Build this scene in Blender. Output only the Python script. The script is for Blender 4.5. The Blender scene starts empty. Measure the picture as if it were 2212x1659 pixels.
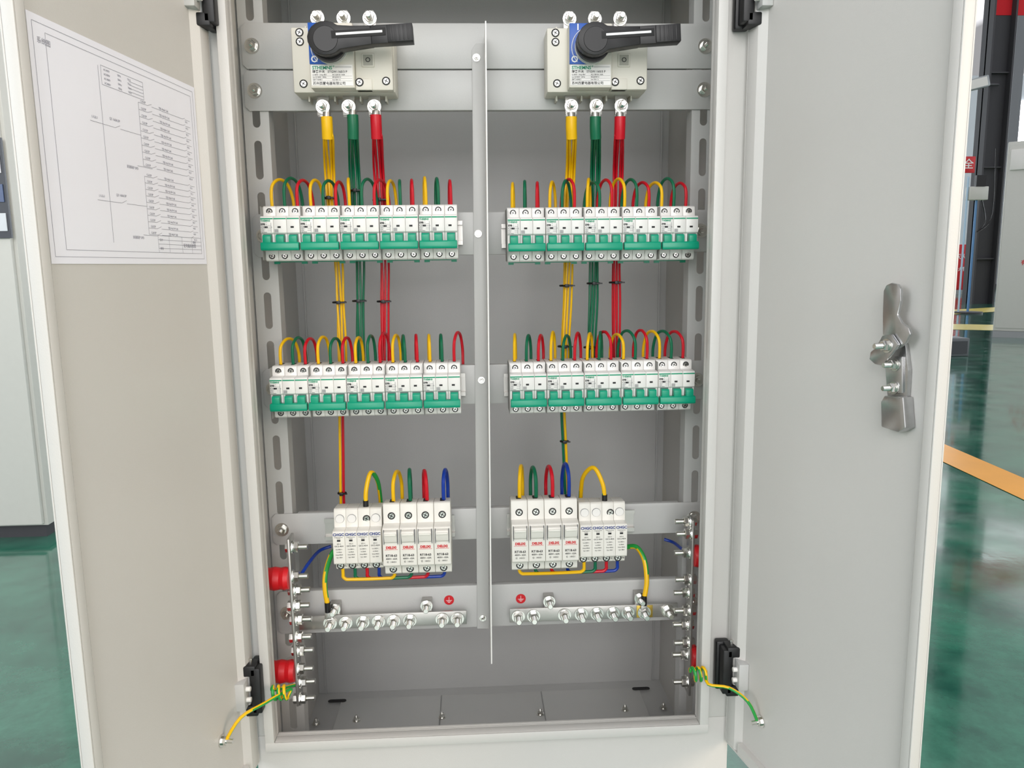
import bpy, bmesh, math, random
from mathutils import Vector, Matrix
random.seed(4)
scene=bpy.context.scene
try: scene.view_settings.view_transform='Standard'
except Exception: pass
# ---------------------------------------------------------------- camera
FP=1650.0; H=1.0
CAM=Vector((-0.02,-1.047,H))
ya,pa,ra=math.radians(2.8),math.radians(8.8),math.radians(0.77)
Fw=Vector((math.sin(ya)*math.cos(pa),math.cos(ya)*math.cos(pa),-math.sin(pa)))
R0=Fw.cross(Vector((0,0,1))).normalized(); U0=R0.cross(Fw)
Rt=R0*math.cos(ra)-U0*math.sin(ra); Up=U0*math.cos(ra)+R0*math.sin(ra)
cd=bpy.data.cameras.new('camera'); cam=bpy.data.objects.new('camera',cd)
scene.collection.objects.link(cam)
cd.sensor_width=36; cd.lens=FP/2212*36; cd.clip_start=.05; cd.clip_end=300
m=Matrix((Rt,Up,-Fw)).transposed().to_4x4(); m.translation=CAM
cam.matrix_world=m; scene.camera=cam
def ray(px,py): return Fw*FP+Rt*(px-1106)-Up*(py-829.5)
def U(px,py,y):
    d=ray(px,py); return CAM+d*((y-CAM.y)/d.y)
def FL(px,py,z=0):
    d=ray(px,py); return CAM+d*((z-CAM.z)/d.z)
def PL(px,py,p,n):
    d=ray(px,py); return CAM+d*((p-CAM).dot(n)/d.dot(n))
# ---------------------------------------------------------------- materials
def lin(c):
    c=c/255.0
    return c/12.92 if c<=.04045 else ((c+.055)/1.055)**2.4
def MAT(name,rgb,rough=.5,metal=0.,noise=.04,bump=0.,scale=40.,emit=0.,spec=.5):
    mt=bpy.data.materials.new(name); mt.use_nodes=True; nt=mt.node_tree; b=nt.nodes['Principled BSDF']
    col=[lin(c) for c in rgb]
    b.inputs['Roughness'].default_value=rough; b.inputs['Metallic'].default_value=metal
    b.inputs['Specular IOR Level'].default_value=spec
    tc=nt.nodes.new('ShaderNodeTexCoord'); nz=nt.nodes.new('ShaderNodeTexNoise'); nz.inputs['Scale'].default_value=scale
    nt.links.new(tc.outputs['Object'],nz.inputs['Vector'])
    mr=nt.nodes.new('ShaderNodeMapRange'); mr.inputs['To Min'].default_value=1-noise; mr.inputs['To Max'].default_value=1+noise
    nt.links.new(nz.outputs['Fac'],mr.inputs['Value'])
    vm=nt.nodes.new('ShaderNodeVectorMath'); vm.operation='SCALE'; vm.inputs[0].default_value=col
    nt.links.new(mr.outputs['Result'],vm.inputs['Scale']); nt.links.new(vm.outputs['Vector'],b.inputs['Base Color'])
    if bump:
        n2=nt.nodes.new('ShaderNodeTexNoise'); n2.inputs['Scale'].default_value=700; nt.links.new(tc.outputs['Object'],n2.inputs['Vector'])
        bp=nt.nodes.new('ShaderNodeBump'); bp.inputs['Strength'].default_value=bump; bp.inputs['Distance'].default_value=.0006
        nt.links.new(n2.outputs['Fac'],bp.inputs['Height']); nt.links.new(bp.outputs['Normal'],b.inputs['Normal'])
    if emit:
        b.inputs['Emission Color'].default_value=(*col,1); b.inputs['Emission Strength'].default_value=emit
    return mt
grey=MAT('powder_coat_grey',(203,201,197),.42,bump=.25,noise=.03,scale=6)
beamg=MAT('powder_coat_beam',(190,190,188),.4,bump=.15,noise=.02,scale=6)
rearg=MAT('powder_coat_rear',(194,194,193),.36,bump=.35,noise=.05,scale=5)
plateg=MAT('powder_coat_plate',(216,216,214),.36,bump=.3,noise=.06,scale=6)
white=MAT('ivory_plastic',(231,228,220),.4,noise=.01)
white2=MAT('white_plastic',(234,232,228),.35,noise=.01)
ivory=MAT('cream_plastic',(221,217,205),.45,noise=.01)
teal=MAT('teal_plastic',(0,152,118),.35,noise=.02)
black=MAT('black_plastic',(16,16,18),.42,noise=.05)
dark=MAT('dark_recess',(35,35,36),.7)
gap=MAT('gap_shadow_grey',(150,150,147),.7)
steel=MAT('zinc_steel',(222,221,216),.22,1.,noise=.08,scale=200)
tin=MAT('tinned_copper',(184,182,178),.34,.85,noise=.05,scale=60)
brass=MAT('yellow_passivated',(205,176,85),.35,.8,noise=.05,scale=60)
latchm=MAT('brushed_steel',(190,190,190),.28,.95,noise=.1,scale=150)
yel=MAT('yellow_wire',(240,188,0),.38,noise=.02)
grn=MAT('green_wire',(0,104,70),.38,noise=.02)
redw=MAT('red_wire',(200,6,32),.38,noise=.02)
blu=MAT('blue_wire',(8,55,155),.38,noise=.02)
ygr=MAT('stripe_green',(30,150,60),.38,noise=.02)
redins=MAT('red_insulator',(212,14,26),.4,noise=.03)
bluep=MAT('blue_print',(10,84,178),.35,noise=.01)
inkb=MAT('black_ink',(30,30,32),.6)
inkg=MAT('grey_ink',(110,112,116),.6)
inkp=MAT('faint_print',(128,128,142),.6)
inkgreen=MAT('green_ink',(0,150,110),.5)
inkblue=MAT('blue_ink',(40,60,130),.5)
inkred=MAT('red_ink',(205,25,35),.5)
inkw=MAT('white_ink',(240,240,240),.5)
paperm=MAT('paper',(238,239,248),.35,noise=.01)
# ---------------------------------------------------------------- mesh builder
_tc={}
def tgeo(s,size,align,bold):
    k=(s,size,align,bold)
    if k in _tc: return _tc[k]
    cu=bpy.data.curves.new('t','FONT'); cu.body=s; cu.size=size; cu.align_x=align; cu.align_y='CENTER'; cu.resolution_u=2; cu.offset=bold*size
    ob=bpy.data.objects.new('t',cu); scene.collection.objects.link(ob)
    dg=bpy.context.evaluated_depsgraph_get(); me=bpy.data.meshes.new_from_object(ob.evaluated_get(dg))
    r=([v.co.copy() for v in me.vertices],[list(p.vertices) for p in me.polygons])
    bpy.data.objects.remove(ob); bpy.data.curves.remove(cu); bpy.data.meshes.remove(me)
    _tc[k]=r; return r
class MB:
    def __init__(s): s.v=[];s.f=[];s.m=[];s.mats=[]
    def mi(s,mt):
        if mt not in s.mats: s.mats.append(mt)
        return s.mats.index(mt)
    def add(s,vs,fs,mt,T=None):
        o=len(s.v); i=s.mi(mt)
        for v in vs:
            v=Vector(v); s.v.append(T@v if T else v)
        for f in fs: s.f.append([a+o for a in f]); s.m.append(i)
    def bm(s,bm,mt,T=None):
        bm.verts.index_update(); s.add([v.co.copy() for v in bm.verts],[[v.index for v in f.verts] for f in bm.faces],mt,T); bm.free()
    def box(s,x0,x1,y0,y1,z0,z1,mt,bev=0,T=None,seg=2):
        bm=bmesh.new(); bmesh.ops.create_cube(bm,size=1)
        for v in bm.verts: v.co=Vector((x0+(v.co.x+.5)*(x1-x0),y0+(v.co.y+.5)*(y1-y0),z0+(v.co.z+.5)*(z1-z0)))
        if bev: bmesh.ops.bevel(bm,geom=bm.edges[:],offset=bev,segments=seg,affect='EDGES',profile=.5)
        s.bm(bm,mt,T)
    def prism(s,poly,a0,a1,axis,mt,bev=0,T=None):
        def P(p,a):
            return {'x':(a,p[0],p[1]),'y':(p[0],a,p[1]),'z':(p[0],p[1],a)}[axis]
        bm=bmesh.new(); A=[bm.verts.new(P(p,a0)) for p in poly]; B=[bm.verts.new(P(p,a1)) for p in poly]
        bm.faces.new(A); bm.faces.new(B[::-1]); n=len(poly)
        for i in range(n): bm.faces.new((A[i],B[i],B[(i+1)%n],A[(i+1)%n]))
        bmesh.ops.recalc_face_normals(bm,faces=bm.faces[:])
        if bev: bmesh.ops.bevel(bm,geom=bm.edges[:],offset=bev,segments=2,affect='EDGES',profile=.5)
        s.bm(bm,mt,T)
    def cyl(s,p0,p1,r,mt,n=20,r2=None,T=None,rot=0):
        p0=Vector(p0);p1=Vector(p1);r2=r if r2 is None else r2
        d=(p1-p0).normalized(); a=d.orthogonal().normalized() if abs(d.z)>.9 else d.cross(Vector((0,0,1))).normalized(); b=d.cross(a)
        vs=[];
        for p,rr in((p0,r),(p1,r2)):
            for i in range(n):
                t=2*math.pi*i/n+rot; vs.append(p+(a*math.cos(t)+b*math.sin(t))*rr)
        fs=[[i,(i+1)%n,n+(i+1)%n,n+i] for i in range(n)]+[list(range(n))[::-1],list(range(n,2*n))]
        s.add(vs,fs,mt,T)
    def tube(s,pts,r,mt,n=8,sub=6,mt2=None,closed=False,T=None):
        pts=[Vector(p) for p in pts]; P=[]
        L=len(pts)
        for i in range(L-1):
            a=pts[max(i-1,0)];b=pts[i];c=pts[i+1];d=pts[min(i+2,L-1)]
            for k in range(sub):
                t=k/sub; P.append(.5*((2*b)+(c-a)*t+(2*a-5*b+4*c-d)*t*t+(3*b-a-3*c+d)*t**3))
        P.append(pts[-1])
        vs=[];u=None
        for i,p in enumerate(P):
            d=(P[min(i+1,len(P)-1)]-P[max(i-1,0)]).normalized()
            if u is None: u=d.orthogonal().normalized()
            u=(u-d*u.dot(d)).normalized(); w=d.cross(u)
            for j in range(n):
                t=2*math.pi*j/n; vs.append(p+(u*math.cos(t)+w*math.sin(t))*r)
        f1=[];f2=[]
        for i in range(len(P)-1):
            for j in range(n):
                q=[i*n+j,i*n+(j+1)%n,(i+1)*n+(j+1)%n,(i+1)*n+j]
                tw=(j+i*.22)%n
                (f2 if (mt2 and tw<n*.45) else f1).append(q)
        f1+= [list(range(n))[::-1],[(len(P)-1)*n+j for j in range(n)]]
        o=len(s.v); s.add(vs,f1,mt,T)
        if f2:
            i=s.mi(mt2)
            for f in f2: s.f.append([a+o for a in f]); s.m.append(i)
    def text(s,t,size,loc,mt,align='CENTER',T=None,bold=.01,rx=90,sx=1):
        vs,fs=tgeo(t,size,align,bold)
        M_=Matrix.Translation(loc)@Matrix.Rotation(math.radians(rx),4,'X')@Matrix.Diagonal((sx,1,1,1))
        s.add(vs,fs,mt,(T@M_) if T else M_)
    def mesh(s,name):
        me=bpy.data.meshes.new(name); me.from_pydata([tuple(v) for v in s.v],[],s.f)
        for x in s.mats: me.materials.append(x)
        me.polygons.foreach_set('material_index',s.m)
        bm=bmesh.new(); bm.from_mesh(me); bmesh.ops.recalc_face_normals(bm,faces=bm.faces[:]); bm.to_mesh(me); bm.free()
        me.polygons.foreach_set('use_smooth',[True]*len(me.polygons))
        me.set_sharp_from_angle(angle=math.radians(32)); me.update(); return me
WL={}
def link(ob,parent=None,loc=(0,0,0)):
    scene.collection.objects.link(ob); ob.location=loc
    if parent: ob.parent=parent
    WL[ob.name]=Vector(loc)+(WL.get(parent.name,Vector()) if parent else Vector())
    return ob
def tag(ob,label,cat,group=None,kind=None):
    ob['label']=label; ob['category']=cat
    if group: ob['group']=group
    if kind: ob['kind']=kind
    return ob
def mk(mb,name,parent=None,loc=(0,0,0),world=False):
    if world:
        xs=[v.x for v in mb.v];ys=[v.y for v in mb.v];zs=[v.z for v in mb.v]
        c=Vector(((min(xs)+max(xs))/2,(min(ys)+max(ys))/2,min(zs)))
        mb.v=[v-c for v in mb.v]; loc=c-(WL[parent.name] if parent else Vector())
    return link(bpy.data.objects.new(name,mb.mesh(name)),parent,loc)
def empty(name,loc,label,cat,group=None):
    e=bpy.data.objects.new(name,None); e.empty_display_size=.02
    return tag(link(e,None,loc),label,cat,group)
def inst(me,name,parent,loc,rot=None,sc=None):
    o=link(bpy.data.objects.new(name,me),parent,loc)
    if rot: o.rotation_euler=rot
    if sc: o.scale=(sc,sc,sc)
    return o
def plate_geo(outer,holes,th):
    cu=bpy.data.curves.new('p','CURVE'); cu.dimensions='2D'; cu.fill_mode='BOTH'; cu.extrude=th/2
    for poly in [outer]+holes:
        sp=cu.splines.new('POLY'); sp.points.add(len(poly)-1); sp.use_cyclic_u=True
        for q,p in zip(sp.points,poly): q.co=(p[0],p[1],0,1)
    ob=bpy.data.objects.new('p',cu); scene.collection.objects.link(ob)
    dg=bpy.context.evaluated_depsgraph_get(); me=bpy.data.meshes.new_from_object(ob.evaluated_get(dg))
    r=([v.co.copy() for v in me.vertices],[list(p.vertices) for p in me.polygons])
    bpy.data.objects.remove(ob); bpy.data.curves.remove(cu); bpy.data.meshes.remove(me); return r
def slot(cx,cy,w,h,n=6):
    r=w/2; pts=[]
    for i in range(n+1):
        t=math.pi*i/n; pts.append((cx+r*math.cos(t),cy+h/2-r+r*math.sin(t)))
    for i in range(n+1):
        t=math.pi+math.pi*i/n; pts.append((cx+r*math.cos(t),cy-h/2+r+r*math.sin(t)))
    return pts
FRONT=Matrix.Rotation(math.radians(90),4,'X')
# ---- shared fasteners (facing -Y)
def boltmesh(name,rw,rn,rs,ls,thread=True):
    b=MB(); b.cyl((0,0,0),(0,-.0014,0),rw,steel,24,r2=rw*.97)
    b.cyl((0,-.0014,0),(0,-.0026,0),rw*.74,steel,20)
    b.cyl((0,-.0026,0),(0,-.0026-rn*.68,0),rn,steel,6,rot=.3); b.cyl((0,-.0026-rn*.68,0),(0,-.0026-rn*.8,0),rn,steel,6,rot=.3,r2=rn*.86)
    y=-.0026-rn*.8; n=max(3,int(ls/.0012))
    for i in range(n):
        b.cyl((0,y-i*ls/n,0),(0,y-(i+.55)*ls/n,0),rs*.84,steel,12,r2=rs); b.cyl((0,y-(i+.55)*ls/n,0),(0,y-(i+1)*ls/n,0),rs,steel,12,r2=rs*.84)
    return b.mesh(name)
bolt_beam=boltmesh('bolt',.0110,.0072,.0036,.009)
bolt_bus=boltmesh('bolt',.0098,.0074,.0041,.012)
bolt_small=boltmesh('bolt',.0055,.0038,.002,.003)
def screwmesh(r,ring=True):
    b=MB()
    if ring: b.cyl((0,0,0),(0,-.0003,0),r*1.35,dark,20)
    b.cyl((0,-.0003,0),(0,-.0011,0),r,steel,20,r2=r*.85)
    for a in (.5,2.07):
        T=Matrix.Rotation(a,4,'Y'); b.box(-r*.75,r*.75,-.00125,-.001,-r*.14,r*.14,dark,T=T)
    return b.mesh('terminal_screw')
scr=screwmesh(.0033); scr_big=screwmesh(.0042)
# ================================================================= CABINET
cab=empty('electrical_cabinet',(0,0,0),'tall light grey powder-coated steel electrical cabinet, both doors open','electrical cabinet')
ZT=1.52
zl=U(1070,1583,-.016).z
yR=.41
ZF=U(1050,1483,yR).z
OXL,OXR=.321,.303
b=MB()
b.box(-.352,-.349,0.0035,yR+.003,0,ZT,grey); b.box(.349,.352,0.0035,yR+.003,0,ZT,grey)
b.box(-.349,.349,yR,yR+.003,.0,ZT-.004,rearg)
b.box(-.349,.349,.0035,yR,ZT-.003,ZT,grey)
b.box(-.349,.349,.0035,yR-.0005,ZF-.004,ZF,rearg)
for s_,OX in((-1,OXL),(1,OXR)):
    x0,x1=sorted((s_*.352,s_*OX)); b.box(x0,x1,0,.003,zl+.0002,ZT-.06,grey,.0008)
    x0,x1=sorted((s_*(OX+.003),s_*OX)); b.box(x0,x1,-.0155,-.0002,zl+.0005,ZT-.06,grey,.0006); b.box(x0,x1,.0035,.009,zl+.0005,ZT-.06,grey,.0006)
    x0,x1=sorted((s_*(OX+.013),s_*OX)); b.box(x0,x1,-.018,-.0157,zl-.006,ZT-.06,grey,.0008)
b.box(-.352,.352,0,.003,0,zl,grey,.0008)
b.box(-OXL,OXR,-.0155,-.0002,zl-.003,zl,grey,.0006); b.box(-OXL,OXR,.0035,.009,zl-.003,zl,grey,.0006)
b.box(-OXL-.013,OXR+.013,-.0182,-.0158,zl-.014,zl-.0001,grey,.0008)
b.box(-.352,.352,0,.003,ZT-.0598,ZT,grey,.0008)
for s_ in(-1,1):
    b.box(s_*.335-.0015,s_*.335+.0015,yR-.004,yR-.0002,ZF+.0002,ZT-.005,rearg,.0008)
body=mk(b,'body',cab)
xs=[-.30,-.1,.1,.30]
gps=[]
for i in range(3):
    b=MB(); b.box(xs[i]+.0012,xs[i+1]-.0012,.05,yR-.03,ZF+.0004,ZF+.003,plateg,.0006)
    gps.append(mk(b,'gland_plate',cab))
for px,py in((683,1564),(770,1557),(955,1550),(1167,1543),(1350,1534),(1433,1530)):
    p=FL(px,py,ZF+.003); g=gps[0 if p.x<-.1 else (1 if p.x<.1 else 2)]
    inst(bolt_small,'screw',g,(p.x,p.y,ZF+.0031),(math.radians(-90),0,0),1.35)
for px,py in((735,1497),(1376,1470)):
    p=FL(px,py,ZF); b=MB(); vs,fs=plate_geo([(a,c) for a,c in slot(0,0,.010,.036)],[],.0006)
    b.add(vs,fs,black,Matrix.Translation((p.x,min(p.y,yR-.037),ZF+.0040))@Matrix.Rotation(math.radians(90),4,'Z')); mk(b,'vent_slot',cab)
yB=.118
zs0,zs1=ZF+.004,ZT-.02
for s_ in(-1,1):
    b=MB(); w=.036; cx=s_*.328
    holes=[]; z=zs0+.03
    while z+.055<zs1: holes.append(slot(cx,z+.0275,.011,.055)); z+=.073
    vs,fs=plate_geo([(cx-w/2,zs0),(cx+w/2,zs0),(cx+w/2,zs1),(cx-w/2,zs1)],holes,.002)
    b.add(vs,fs,beamg,Matrix.Translation((0,yB+.004,0))@FRONT)
    xi=cx-s_*w/2; b.box(min(xi,xi+s_*.002),max(xi,xi+s_*.002),yB+.0052,yB+.03,zs0,zs1,beamg)
    mk(b,'mounting_rail',cab)
def beam(zt,zb,x0=-.342,x1=.342):
    b=MB(); c=.006
    poly=[(x0+c,zb),(x1-c,zb),(x1,zb+c),(x1,zt-c),(x1-c,zt),(x0+c,zt),(x0,zt-c),(x0,zb+c)]
    b.prism(poly,yB,yB+.002,'y',beamg,.0006)
    b.box(x0+.04,x1-.04,yB+.0022,yB+.012,zt-.002,zt,beamg,.0006); b.box(x0+.04,x1-.04,yB+.0022,yB+.012,zb,zb+.002,beamg,.0006)
    o=mk(b,'cross_beam',cab)
    for xx in(-.327,.327): inst(bolt_beam,'bolt',o,(xx,yB,(zt+zb)/2))
    return o
for t,bt in [(50,148.5),(151.5,238),(458,550),(788,872),(1098,1164),(1264,1354)]:
    beam(U(1040,t,yB).z,U(1040,bt,yB).z)
ys=yB-.003
P4=[U(1019,94,ys),U(1047,94,ys),U(1057,1358,ys),U(1031,1358,ys)]
b=MB(); b.prism([(P4[3].x,P4[3].z),(P4[2].x,P4[2].z),(P4[1].x,P4[1].z),(P4[0].x+.006,P4[0].z),(P4[0].x,P4[0].z-.008)],ys,ys+.0025,'y',beamg,.0005)
st=mk(b,'centre_strip',cab)
for px,py in((1033,505),(1040,821),(1043,1335),(1029,125)):
    q=U(px,py,ys); inst(bolt_small,'bolt',st,(q.x,ys,q.z))
a=U(1049,45,.045);c=U(1062,1434,.045)
b=MB(); b.prism([(c.x-.0009,c.z),(c.x+.0009,c.z),(a.x+.0009,a.z),(a.x-.0009,a.z)],.045,ys-.001,'y',white2)
mk(b,'partition_sheet',cab)
# ================================================================= DOORS
W=.342; PD=-.008; TH=.0135
def door(side,ang):
    hx=side*.348
    Mw=Matrix.Translation((hx,-.0195,0))@Matrix.Rotation(math.radians(ang),4,'Z')
    z0,z1=zl-.035,ZT-.012; s_=-side
    b=MB()
    def bx(u0,u1,*a,**k): x0,x1=sorted((s_*u0,s_*u1)); b.box(x0,x1,*a,**k)
    bx(-.012,W,-TH,-TH+.002,z0,z1,grey,bev=.0008)
    q=-TH+.0022
    bx(-.012,-.010,q,0,z0,z1,grey,bev=.0006); bx(W-.002,W,q,0,z0,z1,grey,bev=.0006)
    bx(-.0098,W-.0022,q,0,z0,z0+.002,grey); bx(-.0098,W-.0022,q,0,z1-.002,z1,grey)
    bx(-.0098,.012,-.002,0,z0+.0022,z1-.0022,grey,bev=.0006); bx(W-.014,W-.0022,-.002,0,z0+.0022,z1-.0022,grey,bev=.0006)
    b.prism([(s_*.0121,-.0001),(s_*.022,PD),(s_*.022,PD-.001),(s_*.0121,-.002)],z0+.0022,z1-.0022,'z',grey)
    b.prism([(s_*(W-.0141),-.0001),(s_*(W-.022),PD),(s_*(W-.022),PD-.001),(s_*(W-.0141),-.002)],z0+.0022,z1-.0022,'z',grey)
    bx(.0221,W-.0221,PD-.002,PD,z0+.018,z1-.018,grey)
    bx(.0221,W-.0221,PD-.002,0,z0+.0022,z0+.0178,grey); bx(.0221,W-.0221,PD-.002,0,z1-.0178,z1-.0022,grey)
    d=mk(b,'door',cab)
    d.location=(hx,-.0195,0); d.rotation_euler=(0,0,math.radians(ang))
    return d,Mw
dL,ML=door(-1,-97.6); dR,MR=door(1,101.6)
def on_door(Mw,px,py,yl=PD):
    p=Mw@Vector((0,yl,0)); n=(Mw.to_3x3()@Vector((0,1,0)))
    return Mw.inverted()@PL(px,py,p,n)
def hinge(px,py,side):
    p=U(px,py,-.004); h=MB()
    z=p.z; x=side*.352
    s_=side
    def bx(a,c,*r,**k): x0,x1=sorted((x+s_*a,x+s_*c)); h.box(x0,x1,*r,**k)
    bx(-.026,-.006,-.014,-.0005,z-.038,z+.038,black,bev=.003)
    bx(-.016,.006,-.034,-.010,z-.038,z-.022,black,bev=.002); bx(-.016,.006,-.034,-.010,z+.022,z+.038,black,bev=.002)
    bx(-.022,-.008,-.034,-.010,z-.034,z+.034,black,bev=.002)
    h.cyl((x+s_*.0,-.026,z-.022),(x+s_*.0,-.026,z+.022),.0055,white2,16)
    bx(-.004,.010,-.050,-.024,z-.020,z+.020,beamg,bev=.001)
    for dz in(-.008,.008): h.cyl((x-s_*.004,-.04,z+dz),(x-s_*.010,-.04,z+dz),.0035,white2,12)
    h.cyl((x-s_*.006,-.02,z+.038),(x-s_*.006,-.02,z+.043),.003,steel,12)
    mk(h,'hinge',cab)
hinge(553,1470,-1); hinge(1563,1430,1); hinge(440,2,-1); hinge(1612,2,1)
# ---- door latch
def lp(px,py,yl=PD): q=on_door(MR,px,py,yl); return (q.x,q.z)
lt=bpy.data.objects.new('door_latch',None); link(lt,dR,(0,0,0)); lt.empty_display_size=.02
D0=PD
b=MB()
def dpoly(pts,y0,y1,mt,bev=.0008): b.prism([lp(*p,yl=D0+y1) for p in pts],D0+y0,D0+y1,'y',mt,bev)
dpoly([(1908,742),(1955,742),(1962,800),(1958,880),(1918,880),(1912,800)],.0002,.005,latchm)
dpoly([(1902,868),(1910,855),(1950,858),(1955,925),(1940,934),(1903,922)],.0002,.013,latchm,.0012)
dpoly([(1914,770),(1948,770),(1948,850),(1918,850)],.005,.008,latchm,.001)
mk(b,'latch_plate',lt)
b=MB()
dpoly([(1908,628),(1914,616),(1925,611),(1938,614),(1945,624),(1945,650),(1938,680),(1948,698),(1962,708),(1966,722),(1955,742),(1936,756),(1922,752),(1906,722),(1906,676)],.011,.0145,latchm,.001)
dpoly([(1925,722),(1940,745),(1925,765),(1905,790),(1889,787),(1877,776),(1880,760),(1892,750),(1905,725)],.015,.0185,latchm,.001)
mk(b,'latch_lever',lt)
c=lp(1916,747,D0+.019)
inst(bolt_bus,'bolt',lt,(c[0],D0+.0187,c[1]),(0,0,math.radians(180)),.75)
for q in((1928,838),(1930,788)):
    c=lp(*q,yl=D0+.010); inst(bolt_bus,'bolt',lt,(c[0],D0+.0082,c[1]),(0,0,math.radians(180)),.68)
# ================================================================= WIRING DIAGRAM
cs=[on_door(ML,*q,yl=PD) for q in((55,32),(425,185),(452,567),(110,575))]
uf=min((cs[0].x+cs[3].x)/2,W-.024); un=max((cs[1].x+cs[2].x)/2,.024)
zt=(cs[0].z+cs[1].z)/2; zb=(cs[2].z+cs[3].z)/2
pw,ph=uf-un,zt-zb
b=MB()
Mp=Matrix.Translation((uf,PD+.0002,zb))@Matrix.Rotation(math.pi,4,'Z')
b.box(0,pw,-.0006,-.0002,0,ph,paperm)
def ln(x0,z0,x1,z1,w=.00036,mt=inkp):
    a=Vector((x0*pw,0,z0*ph));c=Vector((x1*pw,0,z1*ph)); d=(c-a).normalized(); q=Vector((-d.z,0,d.x))*w/2
    b.add([a+q+Vector((0,-.0008,0)),a-q+Vector((0,-.0008,0)),c-q+Vector((0,-.0008,0)),c+q+Vector((0,-.0008,0))],[[0,1,2,3]],inkp)
def tx(s,x,z,size=.003,mt=inkp): b.text(s,size,(x*pw,-.0008,z*ph),inkp,'LEFT',bold=0)
for r in((.02,.03,.98,.97),(.075,.06,.96,.94)):
    ln(r[0],r[1],r[2],r[1]);ln(r[0],r[3],r[2],r[3]);ln(r[0],r[1],r[0],r[3]);ln(r[2],r[1],r[2],r[3])
for (z_top,z_bot) in((.80,.49),(.44,.15)):
    ln(.56,z_top,.56,z_bot)
    k=10
    for i in range(k):
        z=z_top-(z_top-z_bot)*i/(k-1)
        ln(.56,z,.62,z); ln(.62,z,.65,z+.012); ln(.65,z,.72,z); tx('C63/3P',.575,z+.009,.0034); tx('YJV-4x%d+1x%d'%(6+i%3*4,6),.70,z+.008,.0038)
        ln(.72,z-.002,.88,z-.002); ln(.88,z-.002,.90,z+.006); ln(.90,z-.002,.94,z-.002)
        tx('WL%d'%(i+1),.90,z-.014,.003)
ln(.33,.90,.33,.10)
for z in(.64,.29): ln(.26,z,.40,z); ln(.40,z,.43,z+.015); ln(.43,z,.56,z); tx('QS 160A/3P',.37,z+.035,.0036); tx('L1L2L3',.27,z+.02,.0032)
for i,z in enumerate((.89,.87,.85,.83)): tx('AC400V',.36,z,.003); tx('50Hz',.44,z,.003); tx('TN-S',.50,z,.003)
ln(.345,.905,.345,.82);ln(.345,.82,.60,.82);ln(.345,.905,.60,.905); ln(.60,.905,.60,.82)
for i in range(4): ln(.51,.835+i*.016,.60,.835+i*.016)
for z in(.47,.13): tx('浪涌保护 SPD',.45,z,.0036); ln(.52,z+.015,.62,z+.015)
for i in range(5): ln(.62,.06+i*.022,.96,.06+i*.022)
for x in(.62,.70,.80,.88,.96): ln(x,.06,x,.148)
tx('配电箱系统图',.81,.10,.005); tx('设计',.63,.125,.0035); tx('审核',.63,.08,.0035); tx('图号',.89,.12,.0035)
tx('系统图',.035,.90,.006)
pap=mk(b,'wiring_diagram',None); pap.matrix_world=ML@Mp
tag(pap,'white paper circuit schematic stuck inside the cabinet door','document')
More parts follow.
